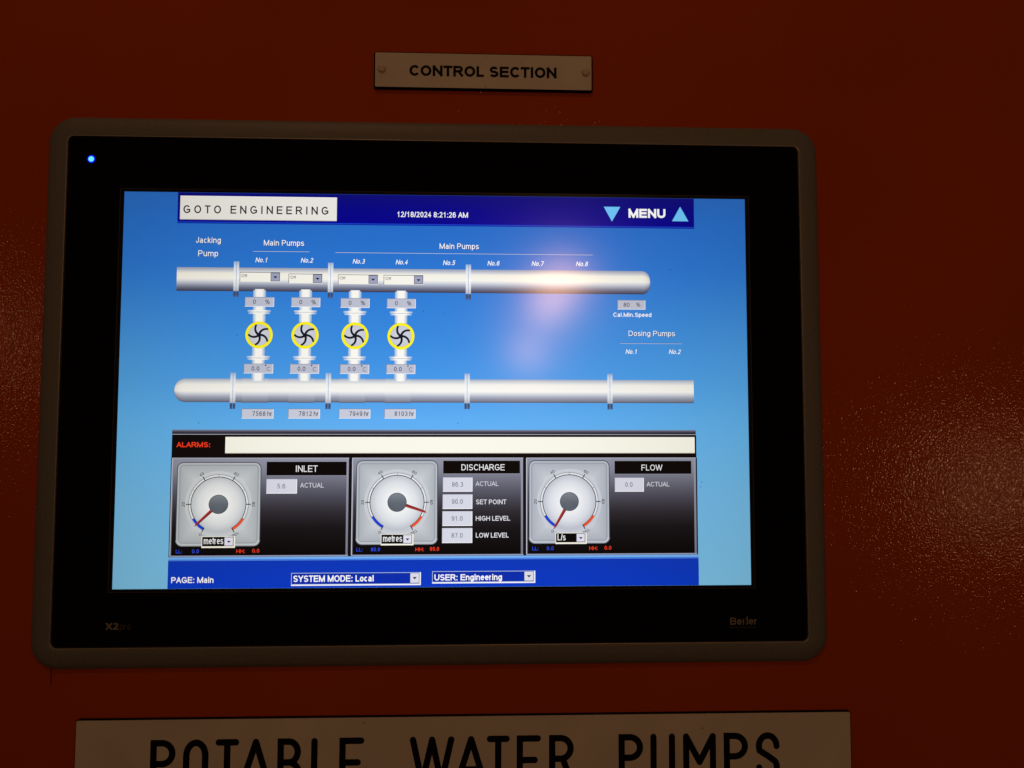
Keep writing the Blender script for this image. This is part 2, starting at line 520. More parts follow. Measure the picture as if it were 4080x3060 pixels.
# printed marks on the glass
def print_text(s, x0, x1, zbase, cap, weight, mat, parent, name='printed_text', y=-0.03, label=None, italic=0):
    vs, fs = [], []
    k = 0
    for ch, strips in text_strips(s, x1 - x0, cap, weight, italic):
        for L, Rr, closed in strips:
            k += 1; yy = y - 0.001 * (k % 5)
            b = len(vs)
            m = len(L)
            vs += [((x0 + p.x) * MM, yy * MM, (zbase + p.y) * MM) for p in L] + [((x0 + p.x) * MM, yy * MM, (zbase + p.y) * MM) for p in Rr]
            for i in range(m if closed else m - 1):
                j = (i + 1) % m
                fs.append((b + i, b + m + i, b + m + j, b + j))
    o = link(name, mesh_from(name, vs, fs), mat, parent)
    if label: o['label'] = label
    return o
print_text('X2', -168.2, -162.0, -123.9, 3.5, .22, MAT_PRINT, glass, label='grey printed letters X2')
print_text('pro', -161.3, -155.6, -123.9, 3.5, .08, MAT_PRINT2, glass, label='dim printed word pro')
print_text('Be!~er', 154.2, 168.5, -124.1, 3.6, .17, MAT_PRINT, glass, label='grey printed word Beijer')
print_text('ELECTRONICS', 154.2, 167.8, -125.9, 0.8, .16, MAT_PRINT2, glass, label='tiny printed word ELECTRONICS')

# ------------------------------------------------------------------ the lit screen
def lerp(a, b, t): return tuple(x + (y - x) * t for x, y in zip(a, b))
def grad(stops, t):
    for (t0, c0), (t1, c1) in zip(stops[:-1], stops[1:]):
        if t <= t1: return lerp(c0, c1, max(0, (t - t0) / (t1 - t0)))
    return stops[-1][1]
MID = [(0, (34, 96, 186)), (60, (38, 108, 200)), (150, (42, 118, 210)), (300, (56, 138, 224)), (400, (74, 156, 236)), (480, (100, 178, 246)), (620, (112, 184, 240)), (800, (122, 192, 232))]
SIDE = [(0, (44, 108, 196)), (60, (42, 112, 205)), (150, (46, 120, 212)), (300, (72, 150, 224)), (400, (86, 166, 232)), (480, (100, 180, 238)), (620, (116, 186, 232)), (800, (124, 190, 228))]  # side tones hold the display's viewing-angle fade, painted into the page colours
C = Canvas()
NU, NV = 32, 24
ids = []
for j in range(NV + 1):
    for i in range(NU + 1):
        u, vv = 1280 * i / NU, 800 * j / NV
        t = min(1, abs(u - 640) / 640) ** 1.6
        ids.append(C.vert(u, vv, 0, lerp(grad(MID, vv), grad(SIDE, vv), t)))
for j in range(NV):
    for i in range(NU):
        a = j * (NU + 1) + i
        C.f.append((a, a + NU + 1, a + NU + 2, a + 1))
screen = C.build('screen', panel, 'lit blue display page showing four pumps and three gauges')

WHITE = (250, 250, 252)
def caption(s, u0, u1, vt, vb, col=WHITE, layer=6, label=None, **k):
    c = Canvas(); c.text(s, u0, u1, vt, vb, layer, col, **k)
    return c.build('caption', screen, label or ('text reading ' + s))

# header
C = Canvas()
C.vgrad(107.5, 0.3, 1172, 60.5, 1, [(0, (14, 14, 118)), (.5, (8, 8, 132)), (1, (6, 4, 140))], nx=20)
C.rect(107.5, 60.5, 1172, 62.6, 1, (24, 66, 205), nx=20)
C.rect(107.5, 62.6, 1172, 64.2, 1, (6, 22, 140), nx=20)
C.build('header_bar', screen)
C = Canvas()
C.rect(112.5, 7.2, 429.8, 56.6, 2, (236, 234, 228), nx=8)
C.rect(112.5, 7.2, 429.8, 8.4, 3, (252, 252, 250), nx=8)
C.rect(112.5, 55.4, 429.8, 56.6, 3, (190, 185, 180), nx=8)
C.build('button', screen, 'white button at the upper left of the page')
caption('GOTO ENGINEERING', 119.3, 412.6, 26.8, 43.4, (34, 36, 48), weight=.16, track=.40)
caption('12/18/2024 8:21:26 AM', 553.2, 699.2, 35, 46.3, weight=.15)
caption('MENU', 1034.4, 1111.2, 23.2, 42.2, (255, 255, 255), weight=.235)
C = Canvas(); C.poly([(982, 19.5), (999, 50.7), (1016.8, 19.5)], 3, (112, 200, 252)); C.build('menu_arrow', screen, 'light blue arrow pointing down')
C = Canvas(); C.poly([(1142.8, 17.5), (1125.4, 48.6), (1160, 48.6)], 3, (112, 200, 252)); C.build('menu_arrow', screen, 'light blue arrow pointing up')

SH = (22, 60, 140)
caption('Jacking', 146.1, 195.9, 92.7, 104.6, weight=.13, shadow=SH)
caption('Pump', 151.1, 191.3, 120, 132.1, weight=.13, shadow=SH)
caption('Main Pumps', 282.9, 364, 97.1, 108.7, weight=.13, shadow=SH)
caption('Main Pumps', 641.2, 721.7, 100.4, 112, weight=.13, shadow=SH)
caption('Dosing Pumps', 1032.2, 1128.7, 279.5, 290.5, weight=.125, shadow=SH)
for a, b, y in ((261.4, 375.3, 120.4), (428.3, 958.2, 121.3), (1014.3, 1143.2, 305.6)):
    C = Canvas(); C.rect(a, y - .9, b, y - .1, 2, (30, 70, 150)); C.rect(a, y - .1, b, y + .9, 2, (190, 205, 240)); C.build('divider_line', screen)
nos = [(266.4, 133.7), (358.2, 133.6), (463.6, 134.8), (551.2, 135.6), (648.2, 136), (739.8, 136.2), (831.1, 136), (923.3, 135.8)]
for i, (u, vt) in enumerate(nos):
    caption('No.%d' % (i + 1), u, u + 26, vt, vt + 9.7, weight=.15, italic=.22)
caption('No.1', 1025.5, 1050.8, 318.2, 327.6, weight=.15, italic=.22, label='text reading No.1 under Dosing Pumps')
caption('No.2', 1115.6, 1141.3, 318, 327.4, weight=.15, italic=.22, label='text reading No.2 under Dosing Pumps')
caption('Cal.Min.Speed', 1000.5, 1079.8, 241.9, 250.6, weight=.17)

# pipes
PU = [(0, (150, 158, 180)), (.12, (196, 200, 210)), (.24, (244, 241, 230)), (.47, (248, 246, 236)), (.57, (218, 221, 228)), (.68, (176, 182, 198)), (.84, (112, 116, 140)), (.96, (74, 74, 94)), (1, (50, 50, 72))]
PL = [(0, (160, 170, 192)), (.09, (200, 206, 216)), (.24, (244, 243, 236)), (.52, (250, 249, 243)), (.63, (216, 220, 228)), (.78, (162, 168, 186)), (.93, (126, 128, 146)), (1, (84, 86, 104))]
C = Canvas()
C.vgrad(109.2, 154.6, 1062, 203.4, 1, PU, nx=20)
n = 14
prev = None
for i in range(n + 1):
    a = math.pi / 2 * i / n
    x = 1060 + 18 * math.sin(a); hh = 24.4 * math.cos(a) ** .75
    col = [(x, 179 - hh + 2 * hh * t, lerp(c, (150, 155, 172), .55 * (i / n) ** 2)) for t, c in PU]
    if prev and i < n + 1:
        for k in range(len(PU) - 1):
            C.quad([prev[k][:2], prev[k + 1][:2], col[k + 1][:2], col[k][:2]], 1.2, [prev[k][2], prev[k + 1][2], col[k + 1][2], col[k][2]])
    prev = col
C.build('pipe', screen, 'long white delivery pipe drawn across the top of the page')
C = Canvas()
C.vgrad(132, 381.6, 1166.8, 429.2, 1, PL, nx=20)
prev = None
for i in range(n + 1):
    a = math.pi / 2 * i / n
    x = 133.5 - 23 * math.sin(a); hh = 23.8 * math.cos(a) ** .85
    col = [(x, 405.4 - hh + 2 * hh * t, lerp(c, (190, 190, 196), .5 * (i / n) ** 2)) for t, c in PL]
    if prev:
        for k in range(len(PL) - 1):
            C.quad([col[k][:2], col[k + 1][:2], prev[k + 1][:2], prev[k][:2]], 1.2, [col[k][2], col[k + 1][2], prev[k + 1][2], prev[k][2]])
    prev = col
for u in (245, 338, 440, 532.5):
    C.vgrad(u, 381.0, u + 52, 430.2, 1.6, [(t, lerp(c, (232, 232, 232), .06)) for t, c in PL], nx=1)
C.build('pipe', screen, 'long white suction pipe drawn across the middle of the page')
FLG = [(0, (150, 172, 214)), (.08, (190, 206, 230)), (.2, (222, 230, 240)), (.45, (250, 252, 252)), (.66, (226, 230, 236)), (.83, (176, 184, 200)), (.845, (72, 84, 118)), (.92, (62, 72, 104)), (1, (82, 96, 136))]
for (u, vt, h) in ((223.2, 141.8, 73.3), (413.7, 142.9, 73.2), (695.3, 143.9, 73.4), (221.3, 369.4, 73.6), (412.4, 369.4, 73.6), (693.8, 369.4, 72.9), (987.2, 369.2, 73.3)):
    C = Canvas()
    C.vgrad(u, vt, u + 4.9, vt + h, 3, FLG, nx=1)
    C.vgrad(u + 5.9, vt, u + 10.8, vt + h, 3, FLG, nx=1)
    C.rect(u + 4.9, vt + 1, u + 5.9, vt + h * .83, 3, (150, 162, 190))
    C.build('pipe_flange', screen)

# pump columns
def vprofile(C, cx, hw, v0, v1, layer, mid=(250, 249, 243)):
    C.hgrad(cx - hw, v0, cx + hw, v1, layer, [(0, (150, 182, 226)), (.12, (196, 208, 226)), (.28, mid), (.72, mid), (.88, (196, 208, 226)), (1, (146, 178, 226))])
def value_box(u0, v0, u1, v1, fill, layer=7, label=None, bright=(232, 236, 246), dark=(120, 130, 158)):
    c = Canvas()
    c.rect(u0, v0, u1, v1, layer, fill, nx=1)
    c.rect(u0, v0, u1, v0 + 1, layer + .5, dark, nx=1); c.rect(u0, v0 + 1, u0 + 1, v1 - 1, layer + .5, dark, nx=1)
    c.rect(u0, v1 - 1.3, u1, v1, layer + .5, bright, nx=1); c.rect(u1 - 1.3, v0 + 1, u1, v1 - 1.3, layer + .5, bright, nx=1)
    return c.build('value_box', screen, label)
hours = ['7568', '7812', '7949', '8103']
cols = [(276.3, 276.4, 276.9, 292.5), (369.3, 369.4, 369.4, 292.6), (469.5, 470.2, 470.3, 293.2), (563.4, 563.5, 563.6, 293.6)]
boxes1 = [(246.9, 214.9), (340.1, 214.9), (440, 215.8), (534.2, 216)]
boxes2 = [(247.5, 351.1), (339.8, 351.2), (440.8, 351.3), (534.4, 351.1)]
boxes3 = [(245, 442.3, 309.2), (338, 442.1, 402), (439.8, 441.9, 503.3), (531.3, 441.8, 594.6)]
ordn = ['first', 'second', 'third', 'fourth']
for k in range(4):
    cx, _, pc, pv = cols[k]
    dv = boxes1[k][1] - 214.9
    C = Canvas()
    vprofile(C, cx, 12.7, 201 + dv, 266 + dv, 4)
    C.hgrad(cx - 9.5, 198.6 + dv, cx + 9.5, 201 + dv, 4, [(0, (220, 225, 232)), (.3, (250, 250, 245)), (.7, (250, 250, 245)), (1, (220, 225, 232))])
    vprofile(C, cx, 12.7, 318 + dv * .5, 383.6, 4)
    C.hgrad(cx - 9.5, 383.6, cx + 9.5, 386, 4, [(0, (225, 228, 232)), (.3, (250, 250, 245)), (.7, (250, 250, 245)), (1, (225, 228, 232))])
    C.build('pump_riser', screen, 'white riser pipe of the %s pump from the left' % ordn[k])
    for va in (241.6 + dv, 335.4):
        C = Canvas()
        vprofile(C, cx, 23.3, va, va + 3.7, 5)
        C.rect(cx - 17, va + 3.7, cx + 17, va + 4.5, 5, (150, 160, 186), nx=1)
        vprofile(C, cx, 21.5, va + 4.5, va + 8.0, 5)
        C.build('riser_flange', screen)
    # pump symbol
    C = Canvas()
    R0 = 27.6
    C.radial(pc, pv, [(0.01, (214, 216, 226)), (21.8, (200, 203, 214))], 6, n=40)
    C.radial(pc, pv, [(21.6, (206, 190, 40)), (22.6, (255, 243, 30)), (26.6, (255, 244, 24)), (R0, (222, 214, 60))], 6.6, n=40)
    for b in range(5):
        tip = 111 - 72 * b
        pts, ws = [], []
        for i in range(9):
            r = 21.8 * i / 8
            a = math.radians(tip + 44 * (1 - (i / 8) ** 1.3) - 6)
            pts.append(Vector((pc + r * math.cos(a), pv - r * math.sin(a)))); ws.append(4.9 - 1.1 * i / 8)
        A, B = [], []
        for i, p in enumerate(pts):
            d = (pts[min(i + 1, 8)] - pts[max(i - 1, 0)]).normalized()
            nn = Vector((-d.y, d.x)) * ws[i] / 2
            A.append(C.vert(p.x + nn.x, p.y + nn.y, 7 + b * .05, (20, 24, 38))); B.append(C.vert(p.x - nn.x, p.y - nn.y, 7 + b * .05, (20, 24, 38)))
        for i in range(8): C.f.append((A[i], B[i], B[i + 1], A[i + 1]))
    C.radial(pc, pv, [(0.01, (20, 24, 38)), (4.4, (20, 24, 38))], 7.4, n=16)
    C.build('pump_symbol', screen, 'yellow ringed impeller symbol of the %s pump from the left' % ordn[k])
    FB = (190, 193, 210)
    u, vt = boxes1[k]
    value_box(u, vt, u + 59, vt + 19.9, FB, label='grey percent box of the %s pump from the left' % ordn[k])
    T = (46, 50, 64)
    caption('0', u + 16.6, u + 22.3, vt + 5.3, vt + 13.9, T, 9, weight=.135)
    caption('%', u + 41, u + 50.3, vt + 5.1, vt + 14.2, T, 9, weight=.115)
    u, vt = boxes2[k]
    value_box(u, vt, u + 59, vt + 19.8, FB, label='grey temperature box of the %s pump from the left' % ordn[k])
    caption('0.0', u + 15.8, u + 31.4, vt + 5.4, vt + 14.2, T, 9, weight=.135)
    c = Canvas(); c.text('C', u + 46, u + 53.6, vt + 6.3, vt + 14.8, 9, T, weight=.10)
    c.rect(u + 42.6, vt + 2.3, u + 45.4, vt + 4.9, 9, (40, 44, 58), nx=1)
    c.build('caption', screen, 'text reading degrees C')
    u0, vt, u1 = boxes3[k]
    value_box(u0, vt, u1, vt + 20, (202, 205, 220), label='pale hour counter box under the %s pump from the left' % ordn[k])
    caption(hours[k], u1 - 42.5, u1 - 16.2, vt + 5.3, vt + 14.6, (64, 66, 84), 9, weight=.135, track=.05)
    caption('hr', u1 - 12.4, u1 - 2.8, vt + 5.3, vt + 14.6, (64, 66, 84), 9, weight=.135)
value_box(1009.2, 215.4, 1067.6, 235.3, (190, 193, 210), label='grey 80 percent box below the right end of the upper pipe')
caption('80', 1022, 1034.5, 220.9, 229.6, (46, 50, 64), 9, weight=.135)
caption('%', 1048.3, 1057, 220.7, 229.4, (46, 50, 64), 9, weight=.115)

# pump mode drop downs
def dropdown(u0, v0, u1, v1, ub, label, fill=(248, 246, 236), btn=(160, 164, 190), dark=(70, 74, 96), arrow=(18, 20, 38)):
    c = Canvas()
    c.rect(u0, v0, u1, v1, 7, fill, nx=2)
    c.rect(u0, v0, u1, v0 + 1, 7.5, dark, nx=1); c.rect(u0, v0 + 1, u0 + 1, v1, 7.5, dark, nx=1)
    c.rect(ub, v0 + 1, u1 - .6, v1 - 1, 8, dark, nx=1)
    c.rect(ub + 1, v0 + 1.9, u1 - 1.8, v1 - 2.1, 8.5, btn, nx=1)
    mx, my = (ub + u1) / 2 - .3, (v0 + v1) / 2 + .2
    c.poly([(mx - 4.2, my - 1.8), (mx, my + 2.6), (mx + 4.2, my - 1.8)], 9, arrow)
    return c.build('drop_down_box', screen, label)
cm = [(235.6, 163.9, 317.3, 298), (334, 166.5, 402.8, 383.4), (434.3, 167.2, 515.8, 496.4), (527.2, 167.4, 608.5, 589.1)]
for k, (u0, v0, u1, ub) in enumerate(cm):
    dropdown(u0, v0, u1, v0 + 19.6, ub, 'small drop down box over the %s pump from the left' % ordn[k])
    caption('Off', u0 + 3.5, u0 + 14.9, v0 + 4.1, v0 + 10.3, (76, 72, 70), 9, weight=.14)

# alarm strip
C = Canvas()
C.vgrad(108.5, 484.4, 1169.8, 492.6, 2, [(0, (138, 146, 172)), (.35, (92, 92, 112)), (1, (28, 24, 34))], nx=18)
C.rect(108.5, 492.6, 1169.8, 493.2, 2, (40, 38, 46), nx=18)
C.rect(108.5, 493.2, 1170, 494.5, 2, (176, 176, 190), nx=18)
C.rect(108.5, 494.5, 1170.5, 541, 2, (18, 12, 12), nx=18)
C.rect(107.8, 541, 1171.5, 738.2, 1.5, (20, 16, 20), nx=18)
C.build('alarm_bar', screen, 'black strip across the page carrying the alarms field')
C = Canvas(); C.rect(214.3, 499, 1167.2, 530.9, 4, (250, 249, 236), nx=20); C.rect(214.3, 530.9, 1167.2, 532.2, 4, (206, 200, 176), nx=20)
C.build('alarm_field', screen, 'long empty cream field beside the word ALARMS')
caption('ALARMS:', 118.5, 184.5, 509.5, 519.8, (242, 62, 30), weight=.2)

# three gauge sections
SEC = [(0, (148, 150, 168)), (.14, (132, 134, 150)), (.27, (104, 104, 120)), (.42, (74, 72, 84)), (.56, (48, 44, 50)), (.72, (26, 22, 24)), (1, (12, 9, 9))]
def section(u0, u1, label):
    c = Canvas()
    c.vgrad(u0, 541, u1, 735, 3, SEC, nx=6)
    c.rect(u0, 541, u1, 542.2, 3.5, (186, 188, 202), nx=6)
    c.rect(u0, 542.2, u0 + 1.4, 736.5, 3.5, (206, 208, 220), nx=1)
    c.vgrad(u0 + 1.4, 542.2, u0 + 3.2, 736.5, 3.5, [(0, (150, 152, 168)), (1, (100, 100, 112))], nx=1)
    c.vgrad(u1 - 5.0, 542.2, u1 - .8, 736.5, 3.5, [(0, (156, 158, 176)), (1, (120, 122, 138))], nx=1)
    c.rect(u1 - .8, 542.2, u1, 736.5, 3.5, (36, 34, 40), nx=1)
    c.rect(u0, 735, u1, 737.6, 3.6, (150, 158, 186), nx=6)
    return c.build('section_panel', screen, label)
section(109.6, 462, 'dark left section panel of the inlet gauge')
section(468, 814.2, 'dark middle section panel of the discharge gauge')
section(820, 1169.6, 'dark right section panel of the flow gauge')

def rr(u0, v0, u1, v1, r, n=7):
    return [(u, v) for u, v in [(x, -z) for x, z in rrect((u1 - u0) / 2, (v1 - v0) / 2, r, n, (u0 + u1) / 2, -(v0 + v1) / 2)]]
def gauge(u0, v0, u1, v1, cu, cv_, value, warm, label):
    c = Canvas()
    def w(col): return lerp(col, (col[0], col[1], col[2] - 6), warm)
    # plate made of nested rounded outlines joined ring to ring
    specs = [(0, (62, 67, 80)), (1.6, (72, 78, 92)), (1.8, (196, 200, 210)), (4.5, (176, 182, 194)), (6.5, (150, 156, 168)), (8, (176, 181, 192))]
    rings_ = []
    for ins, col in specs:
        pts = rr(u0 + ins, v0 + ins, u1 - ins, v1 - ins, max(13 - ins, 4))
        rg = []
        for (x, y) in pts:
            t = (y - v0) / (v1 - v0)
            cc = lerp(col, (206, 210, 220), .55 if (t > .93 and ins < 6) else 0)
            rg.append(c.vert(x, y, 5, w(cc)))
        rings_.append(rg)
    # then fade to the dial's surround
    R = 66
    m = len(rings_[0])
    for rad, col in ((74, (196, 200, 210)), (60, (212, 216, 224))):
        rg = []
        pts = rr(u0 + 8, v0 + 8, u1 - 8, v1 - 8, 5)
        for (x, y) in pts:
            a = math.atan2(-(y - cv_), x - cu)
            rr_ = min(rad, math.hypot(x - cu, y - cv_) - 1)
            rg.append(c.vert(cu + rr_ * math.cos(a), cv_ - rr_ * math.sin(a), 5, w(col)))
        rings_.append(rg)
    for A, B in zip(rings_[:-1], rings_[1:]):
        for i in range(m):
            j = (i + 1) % m
            c.f.append((A[i], A[j], B[j], B[i]))
    plate = c.build('gauge_plate', screen, 'grey square plate of the ' + label)
    c = Canvas()
    c.radial(cu, cv_, [(0.01, w((248, 249, 252))), (22, w((240, 242, 247))), (40, w((222, 225, 233))), (54.6, w((192, 196, 208))), (66, w((206, 210, 219)))], 6, n=60)
    A0, A1 = 240, -60
    c.radial(cu, cv_, [(54.4, w((228, 230, 238))), (59, w((232, 234, 240)))], 6.4, A1, A0, n=60)
    c.radial(cu, cv_, [(53.6, (44, 44, 52)), (55.1, (44, 44, 52))], 6.8, A1, A0, n=60)
    c.radial(cu, cv_, [(58.5, (92, 96, 104)), (59.4, (92, 96, 104))], 6.8, A1, A0, n=60)
    c.radial(cu, cv_, [(54.6, (24, 66, 222)), (59, (24, 66, 222))], 7, 210, 240, n=8)
    c.radial(cu, cv_, [(54.6, (240, 84, 42)), (59, (240, 84, 42))], 7, -60, -30, n=8)
    for val in range(0, 101, 10):
        a = math.radians(240 - 3 * val)
        major = val % 20 == 0
        r0, r1 = (54, 64) if major else (54.5, 59)
        c.line(cu + r0 * math.cos(a), cv_ - r0 * math.sin(a), cu + r1 * math.cos(a), cv_ - r1 * math.sin(a), 1.8 if major else .8, 7.3, (34, 34, 42) if major else (96, 98, 108))
        if major:
            s = str(val); wd = 4.6 * len(s)
            c.text(s, 0, wd, 0, 6.2, 7.5, (60, 60, 70), weight=.15, rot=(cu + 69 * math.cos(a), cv_ - 69 * math.sin(a), a - math.pi / 2))
    c.build('gauge_dial', screen, 'round dial of the ' + label)
    c = Canvas()
    a = math.radians(240 - 3 * value)
    ca, sa = math.cos(a), math.sin(a)
    def P(r, t): return (cu + r * ca - t * sa, cv_ - r * sa - t * ca)
    c.poly([P(17, 3.3), P(17, 0), P(57, 0), P(57, 2.3)], 8, (122, 38, 38))
    c.poly([P(17, 0), P(17, -3.3), P(57, -2.3), P(57, 0)], 8, (176, 52, 46))
    c.poly([P(57, 2.3), P(57, -2.3), P(64, 0)], 8, (150, 44, 40))
    c.build('gauge_needle', screen, 'red needle of the ' + label)
    c = Canvas()
    n = 32
    pts = [(cu + 19.4 * math.cos(2 * math.pi * i / n), cv_ - 19.2 * math.sin(2 * math.pi * i / n)) for i in range(n)]
    outer = [c.vert(x, y, 9, (74, 80, 90)) for x, y in pts]
    mid = [c.vert(cu + (x - cu) * .88, cv_ + (y - cv_) * .88, 9, lerp((132, 138, 146), (92, 98, 108), min(1, max(0, (y - cv_) / 30 + .75)))) for x, y in pts]
    cen = c.vert(cu, cv_, 9, (100, 108, 116))
    for i in range(n):
        j = (i + 1) % n
        c.f.append((outer[i], outer[j], mid[j], mid[i])); c.f.append((mid[i], mid[j], cen))
    c.build('gauge_hub', screen, 'dark grey hub of the ' + label)
gauge(120.3, 549.6, 287.2, 716.8, 203.5, 633.7, 5.6, 1, 'inlet gauge')
gauge(476.3, 546.4, 641.0, 715.2, 559.0, 630.6, 86.3, .5, 'discharge gauge')
gauge(825.0, 546.4, 990.6, 714.6, 908.0, 630.0, 0, 0, 'flow gauge')

def unit_box(u0, v0, ub, u1, v1, text, tw, label):
    c = Canvas()
    c.rect(u0 - 1.2, v0 - 1, u1, v1, 10, (252, 248, 232), nx=1)
    c.rect(u0, v0, u1 - 2.6, v1 - 3.2, 10.3, (62, 62, 70), nx=1)
    c.rect(u0 + .8, v0 + .8, ub, v1 - 3.6, 10.6, (12, 9, 9), nx=1)
    c.rect(ub, v0 + .8, u1 - 3, v1 - 3.6, 10.6, (130, 130, 150), nx=1)
    c.rect(ub + .8, v0 + 1.2, u1 - 4.2, v1 - 4.8, 10.9, (226, 224, 238), nx=1)
    mx, my = (ub + u1 - 3) / 2, (v0 + v1 - 3) / 2
    c.poly([(mx - 4, my - 1.4), (mx, my + 2.8), (mx + 4, my - 1.4)], 11.2, (44, 32, 44))
    c.build('drop_down_box', screen, label)
    caption(text, u0 + 3.2, u0 + 3.2 + tw, v0 + 1.2, v0 + 14.2, (244, 244, 246), 11.2, weight=.125)
unit_box(173.1, 698.1, 216.6, 237.9, 719.9, 'metres', 38, 'drop down box under the inlet gauge')
unit_box(528.3, 695.1, 571.7, 592.6, 716.5, 'metres', 38, 'drop down box under the discharge gauge')
unit_box(880.5, 693.9, 922.1, 943.1, 715.4, 'L/s', 16, 'drop down box under the flow gauge')
BL, RD = (52, 84, 246), (246, 62, 34)
for (a, b, c_, d, vb, x, y) in ((122.1, 153.7, 240.9, 272.2, 730.3, '0.0', '0.0'), (478.8, 507.7, 596.7, 625.7, 728.4, '85.0', '95.0'), (832.3, 862, 948.4, 979.5, 727.9, '0.0', '0.0')):
    caption('LL:', a, a + 12.3, vb - 7.2, vb, BL, weight=.14)
    caption(x, b, b + 4.5 * len(x), vb - 7.6, vb - .2, BL, weight=.14)
    caption('HH:', c_, c_ + 16.9, vb - 7.4, vb, RD, weight=.16)
    caption(y, d, d + 4.6 * len(y), vb - 8.2, vb - .6, RD, weight=.17)

def title(u0, v0, u1, v1, text, t0, t1, tv0, tv1):
    c = Canvas(); c.rect(u0, v0, u1, v1, 5, (14, 10, 9), nx=2)
    c.rect(u0, v1, u1, v1 + .8, 5, (150, 150, 165), nx=2)
    c.build('title_bar', screen, 'black title bar reading ' + text)
    caption(text, t0, t1, tv0, tv1, (240, 240, 244), 7, weight=.125)
title(297.5, 549, 457, 576.3, 'INLET', 355.2, 398.5, 556.4, 569.4)
title(651.5, 547.2, 807.3, 573, 'DISCHARGE', 688.3, 776.1, 554.3, 566.6)
title(1001.1, 547.8, 1159.4, 574.2, 'FLOW', 1056.4, 1099, 555.3, 567.3)
def reading(u0, v0, u1, v1, s, t0, t1, label):
    value_box(u0, v0, u1, v1, (216, 217, 231), 5, label, bright=(252, 252, 255), dark=(196, 198, 214))
    caption(s, t0, t1, (v0 + v1) / 2 - 5, (v0 + v1) / 2 + 4.5, (112, 112, 126), 7, weight=.13)
reading(297.5, 583.5, 358.5, 612.6, '5.6', 319.1, 335.2, 'white box with the inlet reading')
reading(651, 580.7, 710.9, 609.6, '86.3', 669.4, 692, 'white box with the actual discharge reading')
reading(650.7, 614.9, 710.8, 644.3, '90.0', 669.2, 691.6, 'white box with the set point')
reading(650.3, 648.7, 710.8, 678.4, '91.0', 669, 691.4, 'white box with the high level')
reading(649.9, 682.4, 710.8, 712.4, '87.0', 668.8, 691.4, 'white box with the low level')
reading(1001.3, 581.8, 1061.1, 610.3, '0.0', 1022.7, 1037.8, 'white box with the flow reading')
TX = (232, 233, 240)
caption('ACTUAL', 365.3, 411.9, 591.2, 600.8, (212, 214, 224), weight=.13)
caption('ACTUAL', 717.7, 763.5, 588.9, 598.2, (212, 214, 224), weight=.13)
caption('SET POINT', 718.1, 779.2, 625.5, 635, TX, weight=.14)
caption('HIGH LEVEL', 717.9, 787.1, 658.6, 668, TX, weight=.15)
caption('LOW LEVEL', 718.1, 784.4, 692.3, 701.9, TX, weight=.15)
caption('ACTUAL', 1067.1, 1113.9, 590.5, 599.8, (220, 222, 230), weight=.13)

# footer
C = Canvas()
C.rect(107.4, 738.2, 1172.2, 742.6, 2, (118, 178, 244), nx=18)
C.rect(107.4, 742.6, 1172.2, 744.4, 2, (60, 122, 226), nx=18)
C.rect(107.4, 744.4, 1172.3, 745.4, 2, (90, 140, 230), nx=18)
C.vgrad(107.4, 745.4, 1172.3, 799.8, 2, [(0, (16, 56, 184)), (1, (12, 58, 196))], nx=18)
C.build('footer_bar', screen, 'deep blue bar along the bottom of the page')
caption('PAGE: Main', 114.7, 197.1, 777, 788.7, weight=.17)
def wide_box(u0, v0, u1, v1, ub, label):
    c = Canvas()
    c.rect(u0, v0, u1, v1, 4, (248, 248, 254), nx=4)
    c.rect(u0, v0, u1 - 2.4, v1 - 2.4, 4.3, (176, 196, 240), nx=4)
    c.rect(u0 + 1.2, v0 + 1.2, u1 - 3.2, v1 - 3.4, 4.6, (10, 26, 104), nx=4)
    c.rect(u0 + 2, v0 + 2, u1 - 3.8, v1 - 4, 4.9, (14, 46, 172), nx=4)
    c.rect(ub, v0 + 1.6, u1 - 3, v1 - 3.6, 5.2, (110, 112, 130), nx=1)
    c.rect(ub + .6, v0 + 2, u1 - 4, v1 - 4.8, 5.5, (222, 222, 236), nx=1)
    mx, my = (ub + u1 - 3) / 2, (v0 + v1 - 3) / 2
    c.poly([(mx - 4.4, my - 1.8), (mx, my + 2.8), (mx + 4.4, my - 1.8)], 5.8, (40, 34, 40))
    c.build('drop_down_box', screen, label)
wide_box(350, 770.2, 608, 795.8, 586.5, 'wide drop down box of the system mode')
wide_box(630.6, 768.6, 838.4, 793, 816, 'wide drop down box of the user')
caption('SYSTEM MODE: Local', 354.4, 513.5, 775.3, 788, (255, 255, 255), 7, weight=.18)
caption('USER: Engineering', 635.4, 770.8, 774.7, 786.9, (255, 255, 255), 7, weight=.18)
# dust on the glass
C = Canvas()
for (u, vv) in ((232, 292), (608, 240), (650, 245), (1120, 150), (1180, 590), (1178, 600), (680, 470), (160, 470)):
    C.rect(u, vv, u + 1.2, vv + 2.4, 12, (30, 50, 90), nx=1)
C.build('dust_specks', screen)['kind'] = 'stuff'

